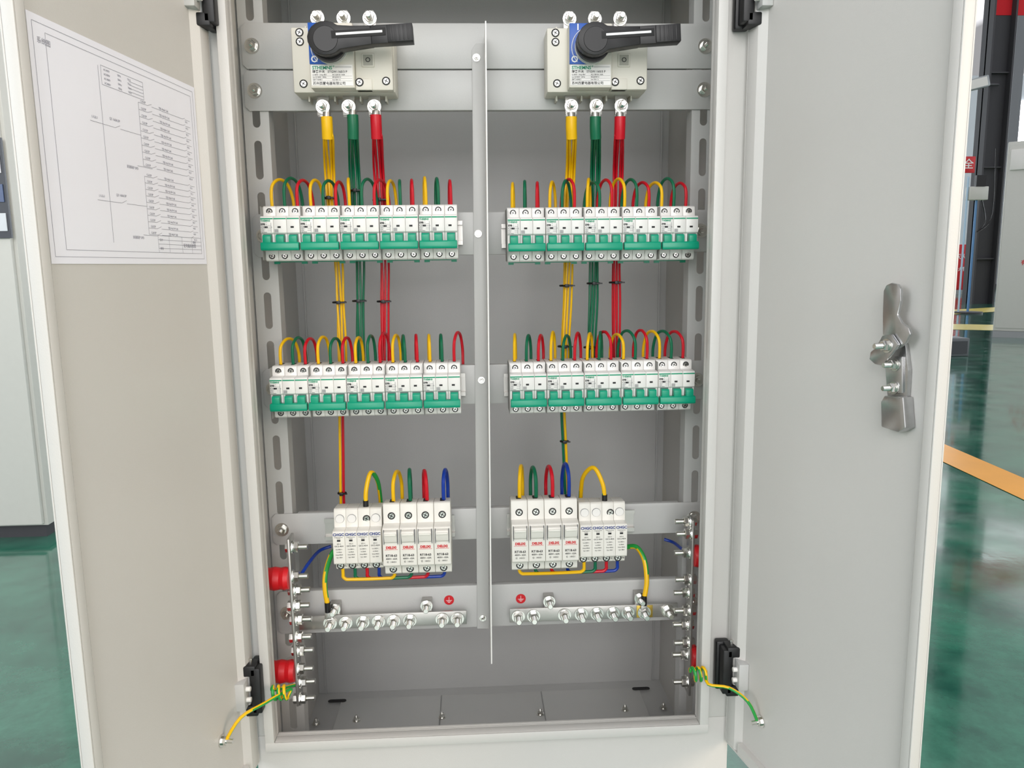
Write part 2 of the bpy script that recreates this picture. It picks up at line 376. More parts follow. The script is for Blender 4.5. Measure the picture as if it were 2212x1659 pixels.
# ================================================================= ISOLATOR SWITCH
def switch_parts():
    P=[]
    b=MB()
    b.box(-.070,.070,-.045,0,-.043,.043,ivory,.0025)
    b.box(-.042,.0176,-.069,-.044,-.042,.042,ivory,.002)
    b.box(.0176,.0685,-.060,-.044,-.043,.026,ivory,.002)
    b.box(.0176,.040,-.062,-.05,-.043,-.028,ivory,.001)
    for x in(-.054,-.018,.018,.054):
        b.box(x-.0012,x+.0012,-.022,-.001,.0425,.051,ivory,.0004); b.box(x-.0012,x+.0012,-.022,-.001,-.050,-.0425,ivory,.0004)
    for x in(-.036,0,.036):
        b.prism([(x-.0085,.040),(x+.0085,.040),(x+.0085,.066),(x+.005,.071),(x-.005,.071),(x-.0085,.066)],-.026,-.023,'y',tin,.0005)
        b.box(x-.0085+.002,x+.0085+.002,-.026,-.023,-.072,-.040,tin,.0006)
    b.box(-.040,.0155,-.0696,-.069,-.039,-.012,white2)
    y=-.0699
    b.text('STHEMNS',.0062,(-.0385,y,-.0162),inkgreen,'LEFT',bold=.03); b.text('®',.003,(-.011,y,-.0145),inkgreen,'LEFT')
    b.box(-.008,.014,y,y+.0001,-.0152,-.0148,inkg)
    b.text('隔离开关',.0042,(-.0385,y,-.0212),inkb,'LEFT'); b.text('STGW-160/3 P',.0042,(-.018,y,-.0212),inkb,'LEFT')
    for k,(s1,s2) in enumerate((('Ui 800V  Uimp 8kV','AC-22B Ith 160A'),('Ue AC400V  50Hz','IEC60947-3'),('GB/T14048.3','Icw 5kA 1s'))):
        b.text(s1,.0024,(-.0385,y,-.0250-k*.0032),inkb,'LEFT'); b.text(s2,.0024,(-.012,y,-.0250-k*.0032),inkb,'LEFT')
        b.box(-.039,.0145,y,y+.0001,-.0267-k*.0032,-.0265-k*.0032,inkg)
    b.text('苏州西蒙电器有限公司',.0044,(-.0385,y,-.0364),inkb,'LEFT')
    b.box(.027,.044,-.0612,-.060,-.013,.005,ivory,.001); b.box(.029,.042,-.0615,-.0605,-.011,.003,MAT('window_grey',(170,168,156),.4)); b.text('O',.009,(.0355,-.0617,-.004),inkb)
    b.box(-.0415,-.0100,-.0705,-.069,-.0115,.0415,bluep,.0005)
    b.text('O',.012,(-.0345,-.0708,-.0055),inkw,bold=.02); b.text('I',.011,(-.030,-.0708,.036),inkw,bold=.03)
    pts=[(-.012+.0265*math.cos(t),-.0712,.010+.0265*math.sin(t)) for t in [math.pi*.60+i*math.pi*.65/8 for i in range(9)]]
    b.tube(pts,.0005,inkw,6,2)
    b.cyl((-.012,-.069,.010),(-.012,-.073,.010),.0225,white2,32)
    P.append(('housing',b.mesh('housing'),(0,0,0)))
    b=MB()
    b.cyl((-.012,-.071,.010),(-.012,-.085,.010),.0195,black,36); b.cyl((-.012,-.085,.010),(-.012,-.092,.010),.0235,black,36,r2=.0235)
    T=Matrix.Translation((-.012,0,.011))@Matrix.Rotation(math.radians(-3.5),4,'Y')
    hub=[(.0245*math.cos(t)*.96,.0245*math.sin(t)*.86) for t in [math.radians(a) for a in range(45,316,18)]]
    b.prism(hub+[(.030,-.0135),(.060,-.0110),(.060,.0118),(.034,.0130)],-.110,-.090,'y',black,.0008,T=T)
    b.box(.058,.113,-.110,-.092,-.0110,.0118,black,.0006,T=T)
    b.box(.080,.113,-.1125,-.1098,-.0105,.0110,black,.0005,T=T)
    for i in range(5): b.box(.084+i*.0055,.0858+i*.0055,-.1130,-.1124,-.0090,.0095,black,.0002,T=T)
    b.box(.008,.078,-.1108,-.1099,-.0015,.0080,dark,.0003,T=T)
    b.box(.014,.074,-.1112,-.1107,.0020,.0050,inkw,.0002,T=T)
    b.cyl((-.012,-.110,.010),(-.012,-.1106,.010),.0160,black,32,r2=.0155)
    P.append(('rotary_handle',b.mesh('rotary_handle'),(0,0,0)))
    for x,z,y in((-.058,.036,-.045),(-.058,.024,-.045),(-.056,-.031,-.045),(.059,-.031,-.060),(.023,-.033,-.0622)):
        P.append(('screw',scr_big,(x,y,z)))
    for x in(-.036,0,.036): P.append(('terminal_bolt',bolt_bus,(x,-.0262,.060)))
    return P
SP=switch_parts(); SW=[]
for q in((745,135),(1286,135)):
    c=U(*q,.085); e=empty('isolator_switch',(c.x,yB-.0003,c.z),'cream isolator switch with black rotary handle on upper beams','switch','main isolator switches'); SW.append(e)
    for nme,me,l in SP: inst(me,nme,e,l)
# ================================================================= CIRCUIT BREAKERS
def breaker_parts():
    P=[]; b=MB()
    for k in(-1,0,1):
        x0,x1=k*.018-.00885,k*.018+.00885
        prof=[(.061,-.0385),(.061,.0385),(.021,.0385),(.0185,.0365),(.0175,.0245),(.002,.0235),(0,.0215),(0,.0005),(.003,-.0015),(.003,-.021),(.0015,-.0235),(.0175,-.0245),(.0185,-.0365),(.021,-.0385)]
        b.prism(prof,x0,x1,'x',white2,.0006)
        xc=k*.018
        b.box(xc-.0022,xc+.0022,.030,.052,.0383,.0388,dark)
        b.box(xc-.0085,xc+.0085,-.0002,.001,.0190,.0208,inkgreen)
        b.box(xc-.0060,xc+.0060,.0022,.0032,-.021,-.001,inkg)
        b.box(xc-.0035,xc+.001,-.0003,.001,.0070,.0095,dark)
    b.box(-.0275,-.02690,.006,.0605,-.037,.037,gap)
    y=-.0004
    b.text('THEMNS',.0034,(-.0262,y,.0170),inkgreen,'LEFT',bold=.04)
    b.text('E9B',.0038,(-.0262,y,.0122),inkb,'LEFT',bold=.04); b.text('C32',.0034,(-.0262,y,.0082),inkb,'LEFT')
    for i,t in enumerate(('400V~','6000','GB10963')): b.text(t,.0021,(-.0262,y,.0055-i*.0022),inkg,'LEFT')
    for i,t in enumerate(('1','3','5')): b.text(t,.0026,(-.0185,y,.0145-i*.003),inkg)
    b.text('S',.0024,(-.0115,y,.008),inkg)
    for i in range(4): b.box(-.0172,-.0125,y,y+.0002,.0105-i*.0024,.0108-i*.0024,inkg)
    for i in range(6): b.box(-.0075+i*.0009,-.0071+i*.0009,y,y+.0002,.0010,.0055,inkg)
    b.box(-.0125,-.0121,y,y+.0002,.001,.0145,inkg)
    P.append(('housing',b.mesh('housing'),(0,0,0)))
    b=MB()
    for k in(-1,0,1):
        xc=k*.018; b.prism([(.0035,-.0020),(-.005,-.0022),(-.0070,-.0045),(-.0070,-.0145),(.0035,-.0145)],xc-.0056,xc+.0056,'x',teal,.0008)
    b.prism([(.002,-.0125),(-.0070,-.0125),(-.0090,-.0140),(-.0098,-.0210),(-.0085,-.0240),(.0005,-.0240)],-.0264,.0264,'x',teal,.0012)
    P.append(('toggle',b.mesh('toggle'),(0,0,0)))
    for k in(-1,0,1):
        P.append(('terminal_screw',scr,(k*.018,.0182,.0310))); P.append(('terminal_screw',scr,(k*.018,.0182,-.0312)))
    b=MB(); b.prism([(-.024,-.0388),(.024,-.0388),(.024,-.0425),(.016,-.0425),(.016,-.040),(-.016,-.040),(-.016,-.0425),(-.024,-.0425)],.052,.056,'y',teal)
    P.append(('rail_clip',b.mesh('rail_clip'),(0,0,0)))
    return P
BP=breaker_parts()
def make_thing(P,name,loc,label,cat,group):
    e=empty(name,loc,label,cat,group)
    for nme,me,l in P: inst(me,nme,e,l)
    return e
YF=.0555
ROWS=[]
for (cx,pt,pb,g) in((781,443,562,'breakers on the upper rail'),(1299,446,564,'breakers on the upper rail'),(794,787,899,'breakers on the lower rail'),(1298,781,889,'breakers on the lower rail')):
    a,c=U(cx,pt,YF+.018).z,U(cx,pb,YF+.018).z; x=U(cx,(pt+pb)/2,YF+.018).x
    z=(a+c)/2; pitch=.0550; ROWS.append((x,z,pitch))
    for i in range(5):
        make_thing(BP,'circuit_breaker',(x+(i-2)*pitch,YF,z),'white three-pole circuit breaker with green toggle on DIN rail','circuit breaker',g)
def dinrail(x0,x1,z):
    b=MB(); prof=[(yB-.0005,-.012),(yB-.0005,.012),(yB-.007,.0125),(yB-.007,.0175),(yB-.008,.0175),(yB-.008,.0115),(yB-.0013,.011),(yB-.0013,-.011),(yB-.008,-.0115),(yB-.008,-.0175),(yB-.007,-.0175),(yB-.007,-.0125)]
    b.prism([(p[0],p[1]+z) for p in prof],x0,x1,'x',tin)
    o=mk(b,'din_rail',None,world=True); tag(o,'galvanised steel DIN rail on a cross beam','rail','DIN rails')
for (x,z,p) in ROWS: dinrail(x-2.5*p-.006,x+2.5*p+.006,z)
# ================================================================= FUSE HOLDERS + SURGE PROTECTORS
def fuse_parts():
    P=[];b=MB(); w=.0249/2
    prof=[(.062,-.050),(.062,.050),(.024,.0555),(.0205,.054),(.018,.026),(.002,.024),(0,.022),(0,-.034),(.002,-.036),(.016,-.0375),(.018,-.053),(.021,-.0555)]
    b.prism(prof,-w,w,'x',white,.0009)
    b.box(-.0035,.0035,.030,.045,.0525,.0550,dark)
    b.text('DELIXI',.0052,(0,-.0005,-.0060),inkred,bold=.05); b.box(-.0095,.0095,-.0004,0,-.0094,-.0090,inkred)
    b.text('RT18-63',.0048,(0,-.0004,-.0185),inkb,bold=.03); b.text('400V~ 63A',.0036,(0,-.0004,-.0235),inkb,bold=.02); b.text('Ⓒ  14X51',.0034,(0,-.0004,-.0285),inkb)
    P.append(('housing',b.mesh('housing'),(0,0,0)))
    b=MB(); b.prism([(.0,.022),(-.007,.0205),(-.0085,.016),(-.0045,.004),(-.0005,.0015)],-.0095,.0095,'x',white,.0012); b.prism([(-.0086,.0185),(-.0105,.0185),(-.0105,.0155),(-.0075,.0145)],-.0085,.0085,'x',white,.0005)
    b.box(-.0105,-.0098,-.0035,0,.0,.022,inkg); b.box(.0098,.0105,-.0035,0,.0,.022,inkg)
    P.append(('fuse_carrier',b.mesh('fuse_carrier'),(0,0,0)))
    P.append(('terminal_screw',scr_big,(0,.0187,.0370))); P.append(('terminal_screw',scr_big,(0,.0172,-.0465)))
    return P
def spd_parts():
    P=[];b=MB()
    for k in range(4):
        xc=(k-1.5)*.018; x0,x1=xc-.0089,xc+.0089
        b.prism([(.055,-.046),(.055,.046),(.022,.049),(.019,.047),(.017,.021),(.002,.020),(0,.018),(0,-.030),(.002,-.032),(.016,-.0335),(.018,-.045),(.021,-.047)],x0,x1,'x',white,.0007)
        b.text('CHGC',.0058,(xc,-.0004,.0150),inkblue,bold=.04)
        b.text('Surge Protective',.0019,(xc,-.0004,.0110),inkb); b.text('Device',.0019,(xc,-.0004,.0090),inkb)
        b.box(xc-.0025,xc+.0025,-.0008,0,.0045,.0072,dark,.0003)
        b.text('GIC2-40/4',.0031,(xc,-.0004,-.003),inkb); b.text('SPD II',.0024,(xc,-.0004,.0005),inkb)
        for i,t in enumerate(('Uc:385V~','In:20kA','Imax:40kA','Up:1.8kV')):
            b.text(t,.0025,(xc,-.0004,-.008-i*.0042),inkb)
        b.text('LLLN'[k],.0045,(xc+.006,.0165,-.040),inkb)
        if k!=2: b.cyl((xc,.0175,.0340),(xc,.0162,.0340),.0062,white2,24); b.cyl((xc,.0177,.0340),(xc,.0170,.0340),.0066,inkg,24)
    P.append(('housing',b.mesh('housing'),(0,0,0)))
    P.append(('terminal_screw',scr_big,(.009+.004,.0180,.0330)))
    for k in range(4): P.append(('terminal_screw',scr_big,((k-1.5)*.018-.002,.0168,-.0400)))
    return P
FP_=fuse_parts(); SD=spd_parts()
FX={}
for key,cx,pt,pb in(('L',901,1086,1240),('R',1177,1079,1231)):
    yf=.0475; z=(U(cx,pt,yf+.02).z+U(cx,pb,yf+.018).z)/2; x=U(cx,1160,yf+.01).x
    FX[key]=(x,z)
    for i in range(4): make_thing(FP_,'fuse_holder',(x+(i-1.5)*.0254,yf,z),'white single-pole fuse holder with red and black print','fuse holder','fuse holders on the bottom rail')
SX={}
for key,cx,pt,pb in(('L',773,1099,1231),('R',1302,1086,1216)):
    yf=.058; z=(U(cx,pt,yf+.02).z+U(cx,pb,yf+.018).z)/2; x=U(cx,1160,yf+.01).x
    SX[key]=(x,z)
for key in 'LR':
    s_=-1 if key=='L' else 1
    fx,fz=FX[key]; sx,sz=SX[key]
    lim=fx+s_*(2*.0254+.0362+.0005)
    sx=min(sx,lim) if s_<0 else max(sx,lim)
    SX[key]=(sx,sz)
    make_thing(SD,'surge_protector',(sx,.058,sz),'white four-pole surge protector with blue print on DIN rail','surge protector','surge protectors')
    a,c=sorted((fx-s_*.055,sx+s_*.058)); dinrail(a,c,fz+.003)
# ================================================================= BUSBARS
def hbus(px0,px1,bolts,ups,label,br=None):
    y=.095; z0,z1=U(850,1354,y).z,U(850,1325,y).z
    x0,x1=U(px0,1340,y).x,U(px1,1340,y).x
    e=empty('ground_busbar',((x0+x1)/2,y,z0),label,'busbar','horizontal earthing busbars'); o=WL[e.name]
    b=MB(); b.box(x0-o.x,x1-o.x,0,.004,0,z1-z0,tin,.0006)
    if br: xx=U(br,1340,y).x-o.x; b.box(xx-.013,xx+.013,-.0012,-.0001,.001,z1-z0-.001,brass,.0003)
    mk(b,'bar',e)
    for p in bolts: inst(bolt_bus,'bolt',e,(U(p,1340,y-.004).x-o.x,-.0001 if p!=br else -.0013,(z1-z0)/2-.001),(0,random.uniform(0,1),0),1.1)
    for p in ups:
        xx=U(p,1310,y).x-o.x; b=MB(); b.box(xx-.008,xx+.008,.0042,yB-y-.0005,.0,z1-z0+.016,tin,.0006); mk(b,'stand_off_bracket',e); inst(bolt_bus,'bolt',e,(xx,.004,z1-z0+.009))
hbus(645,1008,(712,746,783,817,850,885,955,988),(721,921),'tinned earthing busbar with a row of zinc bolts')
hbus(1101,1463,(1120,1153,1220,1256,1290,1325,1357,1392,1444),(1187,1384),'tinned earthing busbar with zinc bolts and brassy patch',1392)
def vbus(px,ys,pyt,pyb,side,ins):
    y=.070; x=U(px,1330,y).x
    z0,z1=U(px,pyb,y).z,U(px,pyt,y).z
    e=empty('vertical_busbar',(x,y,z0),'upright tinned busbar with zinc bolts on red insulators','busbar','vertical neutral busbars')
    b=MB(); b.box(-.002,.002,-.015,.015,0,z1-z0,tin,.0006); mk(b,'bar',e)
    for i,p in enumerate(ys):
        zz=U(px,p,y).z-z0
        inst(bolt_bus,'bolt',e,(-side*.002,(-.005 if i%2 else .003),zz),(0,random.uniform(0,.5),math.radians(90) if side<0 else math.radians(-90)),1.1)
        b=MB(); b.cyl((side*.002,(-.005 if i%2 else .003),zz),(side*.008,(-.005 if i%2 else .003),zz),.0078,steel,6); mk(b,'bolt_head',e)
    for p in ins:
        zz=U(px,p,y).z-z0; b=MB(); L=.3485-abs(x)-.0025
        prof=[(0,.0160),(.15,.0175),(.3,.0162),(.5,.0178),(.7,.0162),(.85,.0175),(1,.0160)]
        for (a,r),(c,r2) in zip(prof,prof[1:]): b.cyl((side*(.002+a*L),-.010,zz),(side*(.002+c*L),-.010,zz),r,redins,24,r2=r2)
        mk(b,'insulator',e)
vbus(637,(1183,1242,1276,1305,1340,1373,1407,1441,1475,1505),1158,1515,-1,(1243,1442))
vbus(1488,(1127,1150,1195,1248,1281,1315,1350,1384,1415,1468),1118,1492,1,(1196,1412))
for q in((970,1296),(1125,1293)):
    p=U(*q,yB); b=MB(); b.cyl((0,0,0),(0,-.0005,0),.0080,inkred,32)
    for w,z in((.0048,-.0005),(.0032,-.0022),(.0016,-.0039)): b.box(-w,w,-.0008,-.0005,z-.0003,z+.0003,inkw)
    b.box(-.0003,.0003,-.0008,-.0005,-.0005,.0052,inkw)
    o=mk(b,'earth_symbol_sticker',None,(p.x,yB-.0003,p.z)); tag(o,'round red sticker with white earth symbol','sticker','earth stickers')
# ================================================================= WIRES
LAB={'y':(yel,'yellow'),'g':(grn,'green'),'r':(redw,'red'),'b':(blu,'blue')}
def wire(pts,r,c,group,label=None,mt2=None,name='jumper_wire',parent=None,n=8,sub=6):
    b=MB(); b.tube(pts,r,LAB[c][0],n,sub,mt2); o=mk(b,name,parent,world=True)
    if not parent: tag(o,label or LAB[c][1]+' insulated wire looping over the device top terminal','wire',group)
    return o
def arc(x,zt,h,dx,c,group,y0=.092,r=.0023,yb=.137,down=.05):
    h*=random.uniform(.90,1.08); dx*=random.uniform(.7,1.3)
    return wire([(x,y0,zt-.006),(x,y0-.002,zt+.45*h),(x+.12*dx,y0+.001,zt+.80*h),(x+.42*dx,y0+.018,zt+h),(x+.78*dx,y0+.036,zt+.86*h),(x+dx,yb,zt+.35*h),(x+1.02*dx,yb+.001,zt-.01),(x+dx,yb+.001,zt-down)],r,c,group)
dxs={0:[.016,.015,.012, .012,.011,.008, -.008,.016,.012, .008,-.004,-.006, -.006,-.005,-.005],
     1:[.004,.005,.007, .018,.015,-.012, .016,-.012,-.014, -.012,-.015,-.014, -.014,-.014,-.014],
     2:[.014,.010,.006, .010,.012,.006, .006,.006,.012, .006,-.006,-.006, -.006,-.005,.010],
     3:[.006,.012,.014, .014,.014,.012, .012,.010,-.014, -.014,-.014,-.012, -.012,-.014,-.014]}
for r_,(x,z,p) in enumerate(ROWS):
    for i in range(5):
        for k in range(3):
            arc(x+(i-2)*p+(k-1)*.018,z+.0385,.040 if r_<2 else .039,dxs[r_][i*3+k],'ygr'[k],'breaker supply wires')
def tie(b,p,rx,ry):
    b.tube([(p.x+rx*math.cos(t),p.y+ry*math.sin(t),p.z) for t in [i*math.pi/6 for i in range(13)]],.0016,black,6,2)
    b.box(p.x-.003,p.x+.003,p.y-ry-.004,p.y-ry+.001,p.z-.0025,p.z+.0025,black,.0005); b.box(p.x+.002,p.x+rx+.003,p.y-ry-.002,p.y-ry-.001,p.z-.001,p.z+.001,black)
def harness(c,keys,bx,sw_z,ties=()):
    mt=LAB[c][0]
    P=[U(*k) for k in keys]
    e=empty('wire_harness',tuple(P[0]),LAB[c][1]+' bundled wires crimped in a lug under the switch','wiring harness','main supply harnesses')
    b=MB(); lx,lz=bx,sw_z
    q=P[0]; yt=yB-.0265
    b.box(lx-.0085,lx+.0085,yt-.003,yt,lz-.012,lz+.010,tin,.0006)
    b.prism([(lx-.0075,lz-.011),(lx+.0075,lz-.011),(q.x+.0055,q.z+.001),(q.x-.0055,q.z+.001)],yt-.0029,yt-.0001,'y',tin,.0005)
    b.cyl((q.x,yt-.002,q.z+.008),(q.x,q.y,q.z-.006),.0058,tin,16)
    mk(b,'cable_lug',e,world=True)
    inst(bolt_bus,'bolt',e,Vector((lx,yt-.0031,lz))-WL[e.name])
    b=MB(); b.tube([(q.x,q.y-.001,q.z+.002),(q.x,q.y,q.z-.012),P[1]],.0080,mt,14,4); mk(b,'heat_shrink_sleeve',e,world=True)
    offs=[(-.0066,0,5),(-.0022,-.0014,8),(.0024,-.0008,8),(.0070,.0003,8),(-.0040,.0036,8),(.0045,.004,5)]
    for i,(ox,oy,lim) in enumerate(offs):
        pts=[]
        for k,pp in enumerate(P[1:lim]):
            j=random.uniform(-.0010,.0010); pts.append(pp+Vector((ox*(1 if k>0 else .9)+j,oy+abs(j),0)))
        wire([P[1]+Vector((ox*.6,oy*.6,.01))]+pts,.0018,c,None,name='wire',parent=e,sub=5)
    for k in ties:
        b=MB(); tie(b,U(*k),.0097,.0072); mk(b,'cable_tie',e,world=True)
def swpos(i,k): 
    o=WL[SW[i].name]; return o.x+(-.034,.002,.038)[k],o.z-.0585
YH=.153
hs=[(0,0,'y',[(706,256),(708,300),(712,365),(716,440),(728,560),(733,650),(736,740),(740,850)],[(712,428),(733,653)]),
 (0,1,'g',[(762,252),(763,300),(766,365),(770,440),(775,560),(776,650),(777,740),(778,850)],[(768,412),(776,650)]),
 (0,2,'r',[(812,252),(814,300),(818,365),(822,440),(828,560),(829,650),(829,740),(829,850)],[(820,432),(829,651)]),
 (1,0,'y',[(1234,256),(1235,300),(1233,365),(1230,440),(1226,560),(1224,650),(1219,740),(1217,850)],[(1223,617),(1219,748)]),
 (1,1,'g',[(1286,256),(1287,300),(1286,365),(1284,440),(1282,560),(1281,650),(1276,740),(1274,850)],[(1282,612),(1275,750)]),
 (1,2,'r',[(1339,256),(1338,300),(1336,365),(1334,440),(1330,560),(1329,650),(1330,740),(1330,850)],[(1330,610)])]
for i,k,c,keys,ties in hs:
    bx,bz_=swpos(i,k); yy=[.088,.092,.148]+[YH]*5
    harness(c,[(a,b_,y_) for (a,b_),y_ in zip(keys,yy)],bx,bz_,[(a,b_,YH) for a,b_ in ties])
for (pts,cols) in (([(737,860),(737,900),(738,980),(739,1065),(741,1130)],('y','r')),([(1216,850),(1216,890),(1219,953),(1222,1020),(1226,1110)],('g','y'))):
    for j,c in enumerate(cols):
        wire([U(px,py,.166)+Vector(((j-.5)*.0048,j*.001,0)) for px,py in pts],.0022,c,'feeder wires',LAB[c][1]+' insulated wire running down behind the rails',name='feeder_wire')
for q in((739,1065),(1219,953)):
    b=MB(); tie(b,U(*q,.166),.0062,.0045)
    o=mk(b,'cable_tie',None,world=True); tag(o,'black nylon cable tie around a wire pair','cable tie','feeder cable ties')
for key,dd in(('L',(.004,-.003,-.004,.003)),('R',(.004,-.003,-.0045,-.004))):
    fx,fz=FX[key]
    for i in range(4):
        arc(fx+(i-1.5)*.0254+.002,fz+.0535,.044,dd[i]*1.6,'ygrb'[i],'fuse holder supply wires',y0=.085,r=.0029,down=.03)
for key in 'LR':
    sx,sz=SX[key]
    if key=='L': x=sx+.011; e_=.016
    else: x=sx+.006; e_=-.030
    wire([(x,.088,sz+.050),(x+.1*e_,.088,sz+.075),(x+.5*e_,.100,sz+.098),(x+.95*e_,.118,sz+.080),(x+e_,.138,sz+.045),(x+e_,.145,sz+.0),(x+e_,.145,sz-.03)],.0034,'y','surge earth wires','yellow and green striped earth wire above the surge protector',ygr,name='earth_wire',n=10)
    b=MB(); b.cyl((x,.088,sz+.043),(x,.088,sz+.058),.0042,black,16); o=mk(b,'wire_ferrule',None,world=True); tag(o,'black insulating ferrule on the earth wire end','ferrule','black ferrules')
for pts,f in (([(740,1180,.125),(718,1195,.115),(704,1235,.100),(702,1270,.092),(708,1308,.089)],(708,1313)),([(1352,1182,.125),(1375,1182,.115),(1392,1210,.10),(1397,1255,.092),(1392,1290,.089)],(1391,1298))):
    wire([U(*p) for p in pts],.0040,'y','busbar earth wires','thick yellow and green earth wire onto the earthing busbar',ygr,name='earth_wire',n=10)
    p=U(*f,.089); b=MB(); b.cyl((p.x,.089,p.z+.009),(p.x,.089,p.z-.007),.0046,black,16); b.box(p.x-.005,p.x+.005,.0865,.0885,p.z-.018,p.z-.006,tin,.0005)
    o=mk(b,'wire_ferrule',None,world=True); tag(o,'black insulated ring lug on the busbar earth wire','ferrule','black ferrules')
for key in 'LR':
    fx,fz=FX[key]; sx,sz=SX[key]
    for i in range(4):
        xa=fx+(i-1.5)*.0254; xb=sx+(i-1.5)*.018; zb_=fz-.056
        d=.0105+.0012*i; yy=.080+.003*i
        za=sz-.045; s1=1 if xa>xb else -1; rr=.006*s1
        wire([(xb,yy,za),(xb,yy,za-.012),(xb,yy,zb_-d+.004),(xb+rr*.7,yy,zb_-d),(xb+rr*2,yy,zb_-d-.0006),((xa+xb)/2,yy,zb_-d-.001),(xa-rr*2,yy,zb_-d-.0006),(xa-rr*.7,yy,zb_-d),(xa,yy,zb_-d+.005),(xa,yy,zb_+.004)],.0026,'ygrb'[i],'fuse to surge jumper wires',LAB['ygrb'[i]][1]+' U-shaped jumper between fuse holder and surge protector',sub=4)
for pts in ([(650,1242,.075),(668,1215,.10),(690,1190,.14),(715,1180,.15)],[(1482,1190,.075),(1472,1185,.10),(1455,1172,.14),(1435,1165,.15)]):
    wire([U(*p) for p in pts],.0026,'b','neutral wires','blue neutral wire bolted to the upright busbar',name='neutral_wire')
def bond(start,coil,cr,mid,doorM,dq):
    end=doorM@ (on_door(doorM,*dq)+Vector((0,.006,0)))
    pts=[U(*start)]; c=U(*coil)
    for i in range(22):
        t=i/7.0*2*math.pi
        pts.append(c+Vector((( i-11)*.0011,math.cos(t)*cr*.8,math.sin(t)*cr)))
    for q in mid: pts.append(U(*q))
    pts.append(end)
    wire(pts,.0023,'y','door bonding wires','coiled yellow and green bonding wire from frame to door',ygr,name='bonding_wire',sub=4)
    p=on_door(doorM,*dq); b=MB()
    d=doorM.to_3x3()@Vector((0,1,0))
    base=doorM@Vector((p.x,PD+.0003,p.z))
    b.cyl(base,base+d*.0015,.0085,steel,20); b.cyl(base+d*.0015,base+d*.007,.0055,steel,6); b.cyl(base+d*.007,base+d*.016,.003,steel,12)
    o=mk(b,'bonding_stud',None,world=True); tag(o,'zinc earthing stud and nut inside the door','bolt','bonding studs')
bond((636,1480,.02),(606,1496,-.032),.0095,[(570,1520,-.06),(520,1550,-.09)],ML,(478,1600))
bond((1490,1445,.02),(1512,1456,-.032),.0095,[(1530,1478,-.045),(1575,1486,-.06),(1615,1515,-.08)],MR,(1645,1558))
# ================================================================= HALL
fm=bpy.data.materials.new('green_epoxy'); fm.use_nodes=True; nt=fm.node_tree; bs=nt.nodes['Principled BSDF']
tc=nt.nodes.new('ShaderNodeTexCoord'); nz=nt.nodes.new('ShaderNodeTexNoise'); nz.inputs['Scale'].default_value=2.6; nz.inputs['Detail'].default_value=12; nz.inputs['Roughness'].default_value=.72; nz.inputs['Distortion'].default_value=.2
nt.links.new(tc.outputs['Object'],nz.inputs['Vector']); cr=nt.nodes.new('ShaderNodeValToRGB')
cr.color_ramp.elements[0].position=.36; cr.color_ramp.elements[0].color=(lin(22),lin(80),lin(66),1); cr.color_ramp.elements[1].position=.66; cr.color_ramp.elements[1].color=(lin(60),lin(132),lin(108),1)
nt.links.new(nz.outputs['Fac'],cr.inputs['Fac']); nt.links.new(cr.outputs['Color'],bs.inputs['Base Color'])
n2=nt.nodes.new('ShaderNodeTexNoise'); n2.inputs['Scale'].default_value=5; n2.inputs['Detail'].default_value=8; nt.links.new(tc.outputs['Object'],n2.inputs['Vector'])
mr=nt.nodes.new('ShaderNodeMapRange'); mr.inputs['From Min'].default_value=.3; mr.inputs['From Max'].default_value=.7; mr.inputs['To Min'].default_value=.05; mr.inputs['To Max'].default_value=.22; nt.links.new(n2.outputs['Fac'],mr.inputs['Value']); nt.links.new(mr.outputs['Result'],bs.inputs['Roughness'])
bs.inputs['Specular IOR Level'].default_value=.9; bs.inputs['Coat Weight'].default_value=.6; bs.inputs['Coat Roughness'].default_value=.06
bp=nt.nodes.new('ShaderNodeBump'); bp.inputs['Strength'].default_value=.25; bp.inputs['Distance'].default_value=.003; nt.links.new(n2.outputs['Fac'],bp.inputs['Height']); nt.links.new(bp.outputs['Normal'],bs.inputs['Normal'])
def st(mb,name):
    o=mk(mb,name); o['kind']='structure'; return o
b=MB(); b.box(-45,50,-12,50,-.1,0,fm); st(b,'floor')
wallm=MAT('wall_panel',(188,191,196),.7,noise=.05,scale=.5)
winm=MAT('window_daylight',(235,240,245),.5,emit=6.5)
b=MB(); b.box(-45,50,46,46.3,0,12,wallm); st(b,'wall_back')
b=MB(); b.box(49.7,50,-12,46,0,12,wallm); st(b,'wall_right')
b=MB(); b.box(-45,-44.7,-12,46,0,12,wallm); st(b,'wall_left')
k=1
for x in range(-40,48,8):
    b=MB(); b.box(x,x+5.5,45.9,45.98,2.6,10.5,winm); st(b,'window_%d'%k); k+=1
for y in range(-8,44,8):
    b=MB(); b.box(49.6,49.68,y,y+5.5,2.6,10.5,winm); st(b,'window_%d'%k); k+=1
ym=MAT('yellow_floor_paint',(226,158,46),.35,noise=.10,scale=5)
def stripe(q,k,mt=ym):
    P=[FL(*a) for a in q]
    d=(P[1]-P[0]).normalized(); nrm=Vector((-d.y,d.x,0))
    if nrm.dot(P[3]-P[0])<0: nrm=-nrm
    wd=abs((P[3]-P[0]).dot(nrm)); A=P[0]-d*14; B=P[1]+d*6
    b=MB(); b.add([A,B,B+nrm*wd,A+nrm*wd],[[0,1,2,3]],mt)
    b.v=[Vector((v.x,v.y,.002+.0005*k)) for v in b.v]; st(b,'trim_%d'%k)
stripe([(2028,955),(2212,1034),(2212,1080),(2028,994)],1)
ym2=MAT('worn_yellow_paint',(205,190,90),.35,noise=.25,scale=8)
stripe([(2045,700),(2150,702),(2150,714),(2045,712)],2,ym2); stripe([(2045,670),(2150,664),(2150,671),(2045,680)],3,ym2)
def at(px,D): return U(px,600,D-1.047)
def thing(mb,name,loc,label,cat): return tag(mk(mb,name,None,loc),label,cat)
